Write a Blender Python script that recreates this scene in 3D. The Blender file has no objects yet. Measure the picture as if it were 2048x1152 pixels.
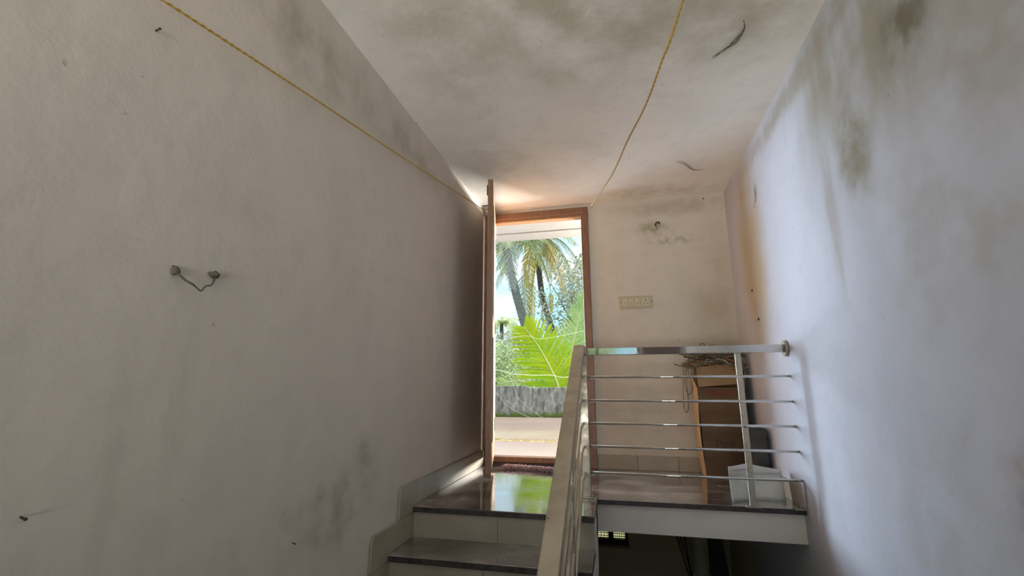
import bpy, bmesh, math, random
from mathutils import Vector, Matrix
random.seed(7)
C = bpy.context.scene.collection
R = math.radians

# ------------------------------------------------------------------ camera
cam_d = bpy.data.cameras.new('camera'); cam = bpy.data.objects.new('camera', cam_d); C.objects.link(cam)
F, PITCH, YAW, ROLL = 918.2, .2119, -.2269, -.0018
cy, sy, cp, sp = math.cos(YAW), math.sin(YAW), math.cos(PITCH), math.sin(PITCH)
fw = Vector((sy*cp, cy*cp, sp)); rt = Vector((cy, -sy, 0)); up = rt.cross(fw)
rt2 = math.cos(ROLL)*rt + math.sin(ROLL)*up; up2 = -math.sin(ROLL)*rt + math.cos(ROLL)*up
m = Matrix((rt2, up2, -fw)).transposed().to_4x4(); m.translation = Vector((0, 0, .6272))
cam.matrix_world = m
cam_d.sensor_width = 36; cam_d.lens = F/2048*36; cam_d.clip_start = .02; cam_d.clip_end = 500
bpy.context.scene.camera = cam

# ------------------------------------------------------------------ world, sun, area lights, exposure
w = bpy.data.worlds.new('sky'); bpy.context.scene.world = w; w.use_nodes = True
nt = w.node_tree; nt.nodes.clear(); N = nt.nodes.new; L = nt.links.new
out = N('ShaderNodeOutputWorld'); bg = N('ShaderNodeBackground'); tc = N('ShaderNodeTexCoord')
mp = N('ShaderNodeMapping'); mp.inputs['Scale'].default_value = (1, 1, 2.6)
ns = N('ShaderNodeTexNoise'); ns.inputs['Scale'].default_value = 2.2; ns.inputs['Detail'].default_value = 6
rp = N('ShaderNodeValToRGB'); rp.color_ramp.elements[0].position = .50; rp.color_ramp.elements[1].position = .66
rp.color_ramp.elements[0].color = (.42, .78, 1.0, 1); rp.color_ramp.elements[1].color = (1, 1, 1, 1)
L(tc.outputs['Generated'], mp.inputs['Vector']); L(mp.outputs[0], ns.inputs['Vector']); L(ns.outputs['Fac'], rp.inputs['Fac'])
L(rp.outputs[0], bg.inputs['Color']); bg.inputs['Strength'].default_value = 1.35; L(bg.outputs[0], out.inputs[0])

def light(name, kind, loc, target, energy, color, **kw):
    d = bpy.data.lights.new(name, kind); d.energy = energy; d.color = color
    for k, v in kw.items(): setattr(d, k, v)
    o = bpy.data.objects.new(name, d); C.objects.link(o); o.location = loc
    o.rotation_euler = (Vector(target)-Vector(loc)).to_track_quat('-Z', 'Y').to_euler(); return o
light('sun', 'SUN', (2, 6, 20), (0.6, 3.2, 0), 6.5, (1, .93, .82), angle=R(.6))
# added fill lamps beside the terrace, out of view, boosting daylight through the doorway
light('terrace_fill_left', 'AREA', (-3.7, 6.4, 1.3), (.6, 2.4, .9), 105, (.66, .82, 1), shape='RECTANGLE', size=2.2, size_y=2.5, spread=R(60))
light('terrace_fill_right', 'AREA', (2.9, 6.4, 1.3), (-.7, 2.6, 1.6), 430, (1, .985, .96), shape='RECTANGLE', size=2.2, size_y=1.9, spread=R(58))
# added fill lamp low outside the rear window, aimed up towards the ceiling
light('window_fill', 'AREA', (-.5, -4.0, -.5), (-.2, 1, 1.7), 540, (1, .975, .94), shape='RECTANGLE', size=3, size_y=2.0)

sc = bpy.context.scene
sc.view_settings.view_transform = 'Standard'; sc.view_settings.look = 'None'
sc.view_settings.gamma = 1; sc.view_settings.use_curve_mapping = False; sc.view_settings.exposure = 0
sc.cycles.max_bounces = 10; sc.cycles.diffuse_bounces = 6

# ------------------------------------------------------------------ helpers
class MB:
    def __init__(s): s.v = []; s.f = []; s.smooth = False
    def box(s, x0, x1, y0, y1, z0, z1):
        b = len(s.v)
        s.v += [(x, y, z) for z in (z0, z1) for y in (y0, y1) for x in (x0, x1)]
        s.f += [tuple(b+i for i in q) for q in ((0,2,3,1),(4,5,7,6),(0,1,5,4),(2,6,7,3),(0,4,6,2),(1,3,7,5))]
        return s
    def face(s, pts):
        b = len(s.v); s.v += [tuple(p) for p in pts]; s.f.append(tuple(range(b, b+len(pts)))); return s
    def prism(s, poly, axis, a, b_):
        # poly: list of 2-D points in the plane normal to axis ('x': (y,z), 'y': (x,z), 'z': (x,y))
        def P(p, t): return {'x': (t, p[0], p[1]), 'y': (p[0], t, p[1]), 'z': (p[0], p[1], t)}[axis]
        n = len(poly); b = len(s.v)
        s.v += [P(p, a) for p in poly]+[P(p, b_) for p in poly]
        s.f.append(tuple(b+i for i in range(n))); s.f.append(tuple(b+n+i for i in reversed(range(n))))
        for i in range(n): j = (i+1) % n; s.f.append((b+j, b+i, b+n+i, b+n+j))
        return s
    def tube(s, pts, r, seg=8, cap=True, square=False, closed=False):
        pts = [Vector(p) for p in pts]; n = len(pts)
        rs = r if isinstance(r, (list, tuple)) else [r]*n
        b = len(s.v); ref = None
        for i, p in enumerate(pts):
            a = pts[max(i-1, 0)]; c = pts[min(i+1, n-1)]
            if closed: a = pts[(i-1) % n]; c = pts[(i+1) % n]
            t = (c-a).normalized()
            if ref is None:
                ref = Vector((0, 0, 1)) if abs(t.z) < .9 else Vector((0, 1, 0))
            u = (ref - t*ref.dot(t))
            if u.length < 1e-4: u = t.orthogonal()
            u.normalize(); ref = u; v = t.cross(u)
            for k in range(seg):
                an = 2*math.pi*(k+(.5 if square else 0))/seg
                s.v.append(tuple(p+u*(math.cos(an)*rs[i])+v*(math.sin(an)*rs[i])))
        for i in range(n if closed else n-1):
            i2 = (i+1) % n
            for k in range(seg):
                k2 = (k+1) % seg
                s.f.append((b+i*seg+k, b+i*seg+k2, b+i2*seg+k2, b+i2*seg+k))
        if cap and not closed:
            s.f.append(tuple(b+k for k in reversed(range(seg)))); s.f.append(tuple(b+(n-1)*seg+k for k in range(seg)))
        return s
    def blob(s, c, r, seed=0, jit=.15, nu=10, nv=7):
        rnd = random.Random(seed); b = len(s.v)
        r = r if isinstance(r, (tuple, list)) else (r, r, r)
        for j in range(nv+1):
            ph = math.pi*j/nv
            for i in range(nu):
                th = 2*math.pi*i/nu; k = 1+(rnd.random()-.5)*2*jit
                if j in (0, nv): k = 1
                s.v.append((c[0]+r[0]*k*math.sin(ph)*math.cos(th), c[1]+r[1]*k*math.sin(ph)*math.sin(th), c[2]+r[2]*k*math.cos(ph)))
        for j in range(nv):
            for i in range(nu):
                i2 = (i+1) % nu; s.f.append((b+j*nu+i, b+(j+1)*nu+i, b+(j+1)*nu+i2, b+j*nu+i2))
        return s
    def build(s, name, mat, parent=None, bevel=0, smooth=False, **props):
        me = bpy.data.meshes.new(name); me.from_pydata(s.v, [], s.f); me.validate(); me.update()
        if mat: me.materials.append(mat)
        if smooth: me.polygons.foreach_set('use_smooth', [True]*len(me.polygons))
        if not smooth or bevel:
            bm = bmesh.new(); bm.from_mesh(me); bmesh.ops.recalc_face_normals(bm, faces=bm.faces); bm.to_mesh(me); bm.free()
        o = bpy.data.objects.new(name, me); C.objects.link(o)
        if parent:
            o.parent = parent; o.matrix_parent_inverse = parent_world(parent).inverted()
        if bevel:
            md = o.modifiers.new('bevel', 'BEVEL'); md.width = bevel; md.segments = 2; md.limit_method = 'ANGLE'
        for k, v in props.items(): o[k] = v
        return o

def parent_world(p):
    mm = Matrix.Translation(p.location) @ p.rotation_euler.to_matrix().to_4x4()
    return mm
def B(*a): return MB().box(*a)
def thing(name, label, cat, loc=(0, 0, 0), group=None, **kw):
    o = bpy.data.objects.new(name, None); C.objects.link(o); o.location = loc; o.empty_display_size = .05
    if label: o['label'] = label
    if cat: o['category'] = cat
    if group: o['group'] = group
    for k, v in kw.items(): o[k] = v
    return o
def structure(name, loc=(0, 0, 0)): return thing(name, None, None, loc, kind='structure')
def tag(o, label, cat, group=None):
    o['label'] = label; o['category'] = cat
    if group: o['group'] = group
    return o
def smoothpath(ctrl, n=8):
    P = [Vector(p) for p in ctrl]; P = [2*P[0]-P[1]]+P+[2*P[-1]-P[-2]]; o = []
    for i in range(1, len(P)-2):
        for k in range(n):
            t = k/n; a, b, c, d = P[i-1:i+3]
            o.append(.5*((2*b)+(c-a)*t+(2*a-5*b+4*c-d)*t*t+(3*b-a-3*c+d)*t**3))
    o.append(P[-2]); return o

# ------------------------------------------------------------------ materials
def newmat(name):
    mt = bpy.data.materials.new(name); mt.use_nodes = True; n = mt.node_tree
    return mt, n, n.nodes['Principled BSDF']
def noise(n, scale, detail=4, vec=None, rough=.55, stretch=None):
    t = n.nodes.new('ShaderNodeTexNoise'); t.inputs['Scale'].default_value = scale
    t.inputs['Detail'].default_value = detail; t.inputs['Roughness'].default_value = rough
    src = objvec(n) if vec is None else vec
    if stretch:
        mpn = n.nodes.new('ShaderNodeMapping'); mpn.inputs['Scale'].default_value = stretch
        n.links.new(src, mpn.inputs['Vector']); src = mpn.outputs[0]
    n.links.new(src, t.inputs['Vector']); return t.outputs['Fac']
def objvec(n):
    for q in n.nodes:
        if q.type == 'TEX_COORD': return q.outputs['Object']
    return n.nodes.new('ShaderNodeTexCoord').outputs['Object']
def remap(n, val, a, b, c=0., d=1.):
    q = n.nodes.new('ShaderNodeMapRange'); q.inputs[1].default_value = a; q.inputs[2].default_value = b
    q.inputs[3].default_value = c; q.inputs[4].default_value = d; n.links.new(val, q.inputs[0]); return q.outputs[0]
def mix(n, fac, a, b):
    q = n.nodes.new('ShaderNodeMix'); q.data_type = 'RGBA'
    if isinstance(fac, float): q.inputs[0].default_value = fac
    else: n.links.new(fac, q.inputs[0])
    for s, x in ((6, a), (7, b)):
        if isinstance(x, tuple): q.inputs[s].default_value = (*x, 1)
        else: n.links.new(x, q.inputs[s])
    return q.outputs[2]
def mul(n, a, b):
    q = n.nodes.new('ShaderNodeMath'); q.operation = 'MULTIPLY'
    for i, x in enumerate((a, b)):
        if isinstance(x, float): q.inputs[i].default_value = x
        else: n.links.new(x, q.inputs[i])
    return q.outputs[0]
def bump(n, bsdf, val, strength=.2, dist=.01):
    q = n.nodes.new('ShaderNodeBump'); q.inputs['Strength'].default_value = strength; q.inputs['Distance'].default_value = dist
    n.links.new(val, q.inputs['Height']); n.links.new(q.outputs[0], bsdf.inputs['Normal'])
def simple(name, c1, c2=None, scale=8, rough=.6, metal=0., bmp=0., stretch=None, detail=4, spec=.5):
    mt, n, b = newmat(name)
    f = remap(n, noise(n, scale, detail, stretch=stretch), .35, .65)
    n.links.new(mix(n, f, c1, c2 or c1), b.inputs['Base Color'])
    b.inputs['Roughness'].default_value = rough; b.inputs['Metallic'].default_value = metal
    b.inputs['Specular IOR Level'].default_value = spec
    if bmp: bump(n, b, f, bmp)
    return mt
def stain_or_light(n, col, center, radii, color, strength, sc=5., lo=.3, hi=.7, seed=0., stretch=None):
    """patch of grime or of painted light and shade, with its own ragged outline, fixed on the wall"""
    v = objvec(n)
    s = n.nodes.new('ShaderNodeVectorMath'); s.operation = 'SUBTRACT'; n.links.new(v, s.inputs[0]); s.inputs[1].default_value = center
    d = n.nodes.new('ShaderNodeVectorMath'); d.operation = 'DIVIDE'; n.links.new(s.outputs[0], d.inputs[0]); d.inputs[1].default_value = radii
    l = n.nodes.new('ShaderNodeVectorMath'); l.operation = 'LENGTH'; n.links.new(d.outputs[0], l.inputs[0])
    fall = remap(n, l.outputs['Value'], 1., .1)
    q = n.nodes.new('ShaderNodeMapRange'); q.interpolation_type = 'SMOOTHSTEP'
    n.links.new(mul(n, fall, mul(n, remap(n, noise(n, sc, 6, stretch=stretch), lo-.08, hi+.1, .15, 1.5), 1.)), q.inputs[0])
    q.inputs[1].default_value = .0; q.inputs[2].default_value = 1.05
    return mix(n, mul(n, q.outputs[0], strength), col, color)
def wallmat(name, c1, c2, stains_and_light=(), speck=.5, cracks=False):
    mt, n, b = newmat(name)
    col = mix(n, remap(n, noise(n, 1.1, 5), .35, .65), c1, c2)
    dk = tuple(x*.8 for x in c1)
    col = mix(n, mul(n, remap(n, noise(n, 2.6, 6, stretch=(1, 1, .35)), .5, .75), .45), col, dk)
    col = mix(n, mul(n, remap(n, noise(n, 9, 5), .5, .85), .3), col, tuple(x*.7 for x in c1))
    if speck:
        col = mix(n, mul(n, remap(n, noise(n, 26, 3), .72, .78), speck), col, (.16, .13, .09))
    for s in stains_and_light: col = stain_or_light(n, col, *s)
    n.links.new(col, b.inputs['Base Color']); b.inputs['Roughness'].default_value = .85
    b.inputs['Specular IOR Level'].default_value = .25
    bump(n, b, noise(n, 5, 6, rough=.6), .35, .02)
    return mt

XL, XR, YB, ZC = -1.1346, .9109, 3.8615, 2.2
OL = (.20, .165, .085)
MW_left = wallmat('paint_left', (.645, .59, .51), (.60, .55, .48), [
    ((XL, 1.75, .15), (.3, .42, .26), (.22, .21, .15), .5, 8., .45, .68),
    ((XL, 1.95, .30), (.3, .22, .2), (.2, .2, .14), .45, 11., .45, .68),
    ((XL, 1.2, .0), (.3, .5, .25), (.25, .23, .17), .35, 7., .45, .7),
    ((XL, 2.3, 2.0), (.3, 1.1, .2), (.25, .22, .14), .45, 5., .42, .65),
    ((XL, 1.35, 1.95), (.3, .8, .22), (.22, .19, .11), .5, 6., .42, .65),
    ((XL, 1.02, .55), (.3, .05, .5), (.3, .29, .22), .18, 7., .35, .6, 0., (1, 3, .6)),
    ((XL, .87, .35), (.3, .04, .5), (.3, .29, .22), .15, 7., .35, .6, 0., (1, 3, .6)),
])
MW_right = wallmat('paint_right_sky_tint', (.535, .545, .60), (.49, .495, .54), [  # bluish cast of the doorway sky light mixed into the paint colour
    ((XR, 1.65, 1.9), (.3, 1.1, .75), (.27, .235, .15), .85, 3.2, .35, .62, 0., (1, 1, .45)),
    ((XR, 1.85, 1.5), (.3, .2, .35), (.22, .19, .1), .8, 6., .35, .6),
    ((XR, 1.45, 1.75), (.3, .22, .2), (.12, .1, .05), .85, 9., .35, .6),
    ((XR, 1.15, 1.5), (.3, .5, .45), (.3, .26, .18), .6, 5., .38, .64),
    ((XR, 2.1, 1.35), (.3, .09, .5), (.33, .3, .25), .6, 6., .3, .6, 0., (1, 3, .5)),
    ((XR, 1.55, 1.1), (.3, .4, .5), (.36, .34, .3), .55, 6., .4, .66),
    ((XR, 1.35, .4), (.3, .3, .25), (.33, .28, .24), .6, 9., .42, .64),
    ((XR, 1.3, 1.0), (.3, .2, .2), (.38, .36, .3), .5, 10., .42, .64),
    ((XR, 1.75, .2), (.3, .6, .4), (.42, .4, .38), .5, 6., .42, .66),
    ((XR, 3.3, 1.5), (.3, .4, .9), (.44, .35, .21), .8, 3., .15, .5),  # warm bounce from the doorway painted on beside the back corner
    ((XR, 2.3, 2.1), (.3, 1.4, .12), (.26, .22, .12), .55, 7., .35, .6),
])
MW_ceil = wallmat('paint_ceiling', (.76, .72, .65), (.80, .77, .71), [
    ((.0, 1.5, ZC), (1.3, 1.0, .3), (.36, .32, .21), .75, 4., .35, .65),
    ((.6, 1.9, ZC), (.4, .5, .3), (.33, .28, .17), .45, 6., .4, .65),
    ((-.75, 2.9, ZC), (.35, .5, .3), (.36, .32, .24), .3, 7., .42, .65),
    ((.3, 3.7, ZC), (.7, .16, .3), (.3, .26, .18), .4, 8., .4, .65),  # shadow band along the back wall, painted into the ceiling colour
    ((-.8, 1.9, ZC), (.3, .9, .3), (.38, .34, .26), .3, 6., .4, .65),
])
MW_back = wallmat('paint_back', (.60, .54, .44), (.64, .58, .49), [
    ((.5, YB, 2.12), (.7, .3, .12), (.26, .22, .13), .4, 8., .35, .62),  # shadow band below the ceiling, painted into the wall colour
    ((.33, YB, 1.93), (.22, .3, .09), (.22, .19, .1), .6, 14., .4, .62),
    ((.5, YB, 1.82), (.4, .3, .06), (.2, .17, .1), .5, 22., .5, .64),
    ((.8, YB, 1.2), (.25, .3, 1.1), (.36, .30, .18), .5, 4., .35, .65),
    ((.2, YB, .45), (.5, .3, .5), (.42, .38, .3), .4, 7., .4, .65),
])
MW_low = wallmat('paint_lower', (.62, .54, .38), (.55, .48, .35), speck=.3)
MW_slab = wallmat('paint_slab', (.66, .62, .56), (.61, .58, .53), speck=.2)
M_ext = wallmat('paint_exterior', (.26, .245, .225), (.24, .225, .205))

def granite():
    mt, n, b = newmat('granite')
    f = remap(n, noise(n, 90, 3), .45, .7)
    c = mix(n, f, (.022, .019, .018), (.07, .055, .05))
    d = remap(n, noise(n, 3.2, 6, stretch=(1, 1.6, 1)), .38, .66)
    c = mix(n, mul(n, d, .75), c, (.42, .38, .36))
    n.links.new(c, b.inputs['Base Color'])
    n.links.new(remap(n, d, 0, 1, .10, .34), b.inputs['Roughness']); b.inputs['Specular IOR Level'].default_value = .8
    b.inputs['Coat Weight'].default_value = 1.; b.inputs['Coat Roughness'].default_value = .07; b.inputs['Coat IOR'].default_value = 1.9
    bump(n, b, noise(n, 3.5, 3), .02, .05); return mt
M_granite = granite()
M_gredge = simple('granite_edge', (.018, .015, .015), (.05, .04, .035), 30, .4)
M_tile = simple('cream_tile', (.30, .26, .19), (.35, .31, .245), 5, .42, bmp=.02)
M_skirt = simple('skirting_tile', (.37, .32, .24), (.31, .265, .19), 6, .4, bmp=.03)
def wood(name, a, b_, rough=.4, axis=(8, 8, 1)):
    mt, n, b = newmat(name)
    g = noise(n, 6, 5, stretch=axis)
    c = mix(n, remap(n, g, .35, .65), a, b_)
    c = mix(n, mul(n, remap(n, noise(n, 18, 3), .6, .75), .4), c, tuple(x*.45 for x in a))
    n.links.new(c, b.inputs['Base Color']); b.inputs['Roughness'].default_value = rough
    bump(n, b, g, .12, .003); return mt
M_frame = wood('frame_wood', (.25, .12, .06), (.17, .08, .042))
M_leaf = wood('door_wood', (.42, .24, .12), (.30, .155, .075), .38)
M_leafedge = wood('door_edge_wood', (.30, .17, .09), (.22, .115, .06), .5)
M_maroon = simple('maroon_door', (.12, .03, .025), (.09, .022, .02), 4, .4)
M_dark = simple('black_iron', (.02, .018, .015), (.05, .04, .03), 20, .5)
def steel(name, col, r0, r1, dirt, dirtcol=(.27, .22, .15)):
    mt, n, b = newmat(name)
    d = remap(n, noise(n, 14, 6), .4, .68)
    n.links.new(mix(n, mul(n, d, dirt), col, dirtcol), b.inputs['Base Color'])
    n.links.new(remap(n, d, 0, 1, r0, r1), b.inputs['Roughness'])
    b.inputs['Metallic'].default_value = .85; return mt
M_steel = steel('polished_steel', (.62, .60, .56), .015, .07, .25)
M_steel2 = steel('dusty_steel', (.42, .38, .31), .25, .5, .6)
def rail_mat():
    mt, n, b = newmat('dusty_handrail')
    d = remap(n, noise(n, 9, 6), .35, .7)
    c = mix(n, d, (.50, .44, .33), (.36, .31, .22))
    c = mix(n, remap(n, noise(n, 60, 2), .72, .76), c, (.05, .04, .03))
    n.links.new(c, b.inputs['Base Color']); b.inputs['Metallic'].default_value = .35
    n.links.new(remap(n, d, 0, 1, .38, .6), b.inputs['Roughness']); return mt
M_hand = rail_mat()
M_cardshade = simple('cardboard', (.15, .083, .038), (.125, .066, .03), 5, .8, bmp=.03)  # dark copy of the cardboard, the front's shade put into its colour
M_cardin = simple('cardboard_inside', (.33, .205, .10), (.28, .17, .08), 6, .8)
M_cardlit = simple('cardboard_lit', (.60, .43, .25), (.50, .35, .19), 10, .8)  # pale copy of the cardboard, light on the left side put into its colour
M_red = simple('red_print', (.34, .035, .03), (.28, .05, .035), 40, .8)
M_ink = simple('dark_print', (.045, .03, .025), None, 40, .8)
M_black = simple('dark_grey_box', (.035, .035, .033), (.055, .052, .045), 6, .6)
M_paper = simple('foam_sheet', (.62, .62, .58), (.52, .51, .46), 9, .75, bmp=.15)
M_switch = simple('yellowed_plastic', (.50, .43, .27), (.45, .38, .24), 8, .5)
M_switch2 = simple('yellowed_switch', (.56, .50, .36), None, 8, .4)
M_rope = simple('yellow_rope', (.62, .40, .07), (.46, .29, .05), 180, .7)
M_ropeold = simple('pale_rope', (.62, .52, .28), (.5, .4, .18), 120, .7)
M_wire = simple('old_wire', (.07, .052, .028), (.24, .19, .11), 14, .6)
M_wireo = simple('orange_wire', (.42, .16, .05), (.35, .12, .04), 14, .6)
M_wirew = simple('white_wire', (.55, .5, .4), None, 14, .6)
M_mud = simple('grimy_dowel', (.17, .15, .10), (.09, .075, .05), 60, .9, bmp=.3)
M_rag = simple('maroon_rag', (.26, .14, .155), (.48, .38, .40), 60, .95)
M_cob = simple('sooty_cobweb', (.09, .075, .05), None, 60, 1.)
# outdoors
def terrace_mat():
    mt, n, b = newmat('terrace_floor')
    c = mix(n, remap(n, noise(n, .9, 6), .35, .65), (.175, .12, .10), (.205, .15, .115))
    c = stain_or_light(n, c, (-1.2, 6.4, 0), (3.5, .9, 1), (.24, .20, .13), .8, 3., .3, .6)
    c = stain_or_light(n, c, (-1.3, 5.6, 0), (2.5, .12, 1), (.30, .25, .08), .9, 6., .3, .55, 0., (1, 4, 1))
    c = stain_or_light(n, c, (-1.3, 4.9, 0), (3, .7, 1), (.18, .145, .115), .6, 2., .3, .6)
    n.links.new(c, b.inputs['Base Color']); b.inputs['Roughness'].default_value = .8; return mt
M_terrace = terrace_mat()
def mould():
    mt, n, b = newmat('mouldy_parapet')
    c = mix(n, remap(n, noise(n, 5, 7, stretch=(3, 3, .7)), .35, .62), (.09, .085, .075), (.30, .29, .26))
    c = mix(n, remap(n, noise(n, 7, 7, stretch=(1.5, 1.5, .8)), .5, .68), c, (.38, .37, .33))
    c = stain_or_light(n, c, (-2, 9.85, 0), (9, 1, .13), (.10, .13, .012), 1., 5., .25, .5)
    n.links.new(c, b.inputs['Base Color']); b.inputs['Roughness'].default_value = .9; bump(n, b, noise(n, 12, 5), .4, .02); return mt
M_mould = mould()
def leafmat(name, c1, c2, tr=.5, scale=3):
    mt, n, b = newmat(name)
    c = mix(n, remap(n, noise(n, scale, 3), .35, .65), c1, c2)
    n.links.new(c, b.inputs['Base Color']); b.inputs['Roughness'].default_value = .45
    t = n.nodes.new('ShaderNodeBsdfTranslucent'); n.links.new(c, t.inputs[0])
    mx = n.nodes.new('ShaderNodeMixShader'); mx.inputs[0].default_value = tr
    o = n.nodes['Material Output']; n.links.new(b.outputs[0], mx.inputs[1]); n.links.new(t.outputs[0], mx.inputs[2]); n.links.new(mx.outputs[0], o.inputs[0]); return mt
M_young = leafmat('young_frond', (.42, .60, .012), (.60, .66, .01), .6, 1.5)
M_young2 = leafmat('pale_frond', (.42, .55, .20), (.56, .62, .26), .55)
M_palm = leafmat('palm_green', (.30, .35, .18), (.50, .52, .31), .45)
M_yel = leafmat('palm_yellow', (.90, .66, .03), (.75, .48, .05), .5)
M_dead = leafmat('palm_dead', (.55, .48, .42), (.66, .58, .48), .35)
M_bush = leafmat('bush_green', (.40, .50, .24), (.60, .66, .42), .5)
M_tree = leafmat('tree_green', (.34, .36, .22), (.55, .54, .44), .4)
M_rachis = simple('rachis', (.55, .52, .25), (.45, .42, .2), 4, .5)
M_trunk = simple('palm_bark', (.30, .27, .24), (.19, .17, .15), 7, .9, bmp=.4, stretch=(1, 1, 3))
M_trunk2 = simple('palm_bark_dark', (.14, .13, .13), (.10, .09, .09), 7, .9, bmp=.4, stretch=(1, 1, 3))
M_bark = simple('bark', (.2, .16, .12), None, 7, .9)
M_ground = simple('soil', (.16, .17, .06), (.24, .2, .1), 1.5, .95)
M_litter = simple('dry_litter', (.30, .24, .11), (.2, .15, .07), 9, .9)
M_line = simple('white_cord', (.78, .77, .72), None, 7, .6)
M_glass = None

# ------------------------------------------------------------------ room shell
TW = .2
def st(name, mb, mat, **k): return mb.build(name, mat, kind='structure', **k)
st('wall_left', B(XL-TW, XL, -1.8, YB+.2, -2.9, ZC), MW_left)
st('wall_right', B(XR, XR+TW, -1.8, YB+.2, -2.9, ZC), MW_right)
st('ceiling', B(XL-TW, XR+TW, -2.0, YB+.2, ZC, ZC+.15), MW_ceil)
# back wall with the doorway: pieces around the opening, one mesh
DX0, DX1, DZ = -1.1346, -.205, 2.17
wb = MB(); wb.box(DX1, XR+TW, YB, YB+.2, 0, ZC); wb.box(DX0, DX1, YB, YB+.2, DZ, ZC)
wb.box(XL-3, XL-TW, YB+.0, YB+.2, -.2, 3.4); wb.box(XR+TW, XR+3, YB, YB+.2, -.2, 3.4)
st('wall_back', wb, MW_back)
# wall behind the camera with a window
wr = MB(); wr.box(XL-TW, -1.0, -2., -1.8, -2.9, ZC); wr.box(.32, XR+TW, -2., -1.8, -2.9, ZC)
wr.box(-1., .32, -2., -1.8, -2.9, .05); wr.box(-1., .32, -2., -1.8, 1.85, ZC)
st('wall_rear', wr, MW_left)
w2 = structure('window_2', (-.3, -1.9, .05))
for a in (-1., -.36, .28): B(a, a+.04, -1.93, -1.87, .05, 1.85).build('window_post', M_frame, w2)
for a in (.05, 1.81): B(-1., .32, -1.93, -1.87, a, a+.04).build('window_rail', M_frame, w2)
for i in range(6):
    MB().tube([(-1, -1.86, .25+i*.27), (.32, -1.86, .25+i*.27)], .006, 6).build('grille_bar', M_dark, w2)
d2 = structure('door_2', (.62, -1.8, 0))
B(.36, .905, -1.80, -1.76, -.3, 2.0).build('door_leaf', M_maroon, d2, bevel=.004)
st('floor', B(XL-TW, XR+TW, -2.0, 5.2, -3.05, -2.9), M_tile)
st('wall_lower', MB().box(XL-TW, -.36, 5, 5.2, -2.9, -.18).box(.0, XR+TW, 5, 5.2, -2.9, -.18)
   .box(-.36, 0, 5, 5.2, -2.9, -.875).box(-.36, 0, 5, 5.2, -.4, -.18), MW_low)
st('wall_lower_left', B(XL-TW, XL, YB+.2, 5.0, -2.9, -.18), MW_low)
st('wall_lower_right', B(XR, XR+TW, YB+.2, 5.0, -2.9, -.18), MW_low)
w1 = structure('window_1', (-.18, 5, -.875))
MB().box(-.36, -.34, 5.02, 5.08, -.875, -.4).box(-.19, -.14, 5.02, 5.08, -.875, -.4).box(-.03, 0, 5.02, 5.08, -.875, -.4).box(-.36, 0, 5.02, 5.08, -.875, -.84).build('window_frame', M_dark, w1)
for k in range(5):
    x = -.335+k*.03 if k < 5 else 0
    B(x+.012, x+.017, 5.04, 5.05, -.84, -.4).build('grille_bar', M_dark, w1)
    x = -.14+k*.022
    B(x+.012, x+.016, 5.04, 5.05, -.84, -.4).build('grille_bar', M_dark, w1)
for z in (-.82, -.795, -.765): B(-.34, -.03, 5.05, 5.055, z, z+.006).build('grille_bar', M_dark, w1)
B(-.38, .02, 4.95, 5.02, -.895, -.875).build('window_sill', M_tile, w1)

# ------------------------------------------------------------------ staircase and landing
RUN, RISE, Y0 = .262, .157, 2.476
XS = -.165                                   # open side of the flight
sc_ = thing('staircase', 'white staircase with dark granite treads rising to the landing at the door', 'stairs', (-.6, 1.2, -1.57))
NS = 10
body = [(Y0+.025, -.03)]
for k in range(1, NS+1):
    y = Y0-RUN*(k-1)+.025; z = -RISE*k-.028
    body += [(y, z)]
    if k < NS: body += [(y-RUN, z)]
ye = body[-1][0]
body = body + [(ye-1.0, body[-1][1]), (ye-1.0, body[-1][1]-.15), (ye+.1, body[-1][1]-.15), (Y0+.35, -.35), (Y0+.4, -.18), (Y0+.4, -.03)]
MB().prism(body, 'x', XL, XS).build('flight', MW_slab, sc_)
XJ = -.655
for k in range(1, NS+1):
    y = Y0-RUN*(k-1)+.025; z1 = -RISE*(k-1)-.029; z0 = -RISE*k
    B(XL, XJ-.001, y-.008, y, z0, z1).build('riser_tile', M_tile, sc_, bevel=.001)
    B(XJ+.001, XS+.004, y-.008, y, z0, z1).build('riser_tile', M_tile, sc_, bevel=.001)
    if k < NS:
        yn = Y0-RUN*k
        t = B(XL, XS+.006, yn, yn+RUN+.022, z0-.03, z0).build('tread', M_granite, sc_, bevel=.003)
        B(XL, XS+.0065, yn-.0015, yn+.002, z0-.029, z0-.003).build('tread_edge', M_gredge, t)
B(XL, XR, Y0-RUN*NS-1.2, Y0-RUN*(NS-1)+.02, -RISE*NS-.03, -RISE*NS).build('lower_landing', M_granite, sc_)
lp = [(XL, Y0), (XS+.005, Y0), (XS+.005, 2.86), (XR, 2.86), (XR, YB+.02), (XL, YB+.02)]
ld = MB().prism(lp, 'z', -.03, 0).build('landing_top', M_granite, sc_, bevel=.003)
MB().box(XL, XS+.0055, Y0-.0015, Y0+.002, -.029, -.003).box(XS+.004, XR, 2.8585, 2.862, -.029, -.003).box(XS+.003, XS+.0065, Y0, 2.86, -.029, -.003).build('landing_edge', M_gredge, ld)
B(XL, XR, 2.885, YB+.2, -.178, -.03).build('landing_slab', MW_slab, sc_, bevel=.004)
B(XL, XS, Y0+.3, 2.9, -.178, -.03).build('landing_slab', MW_slab, sc_)

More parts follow.
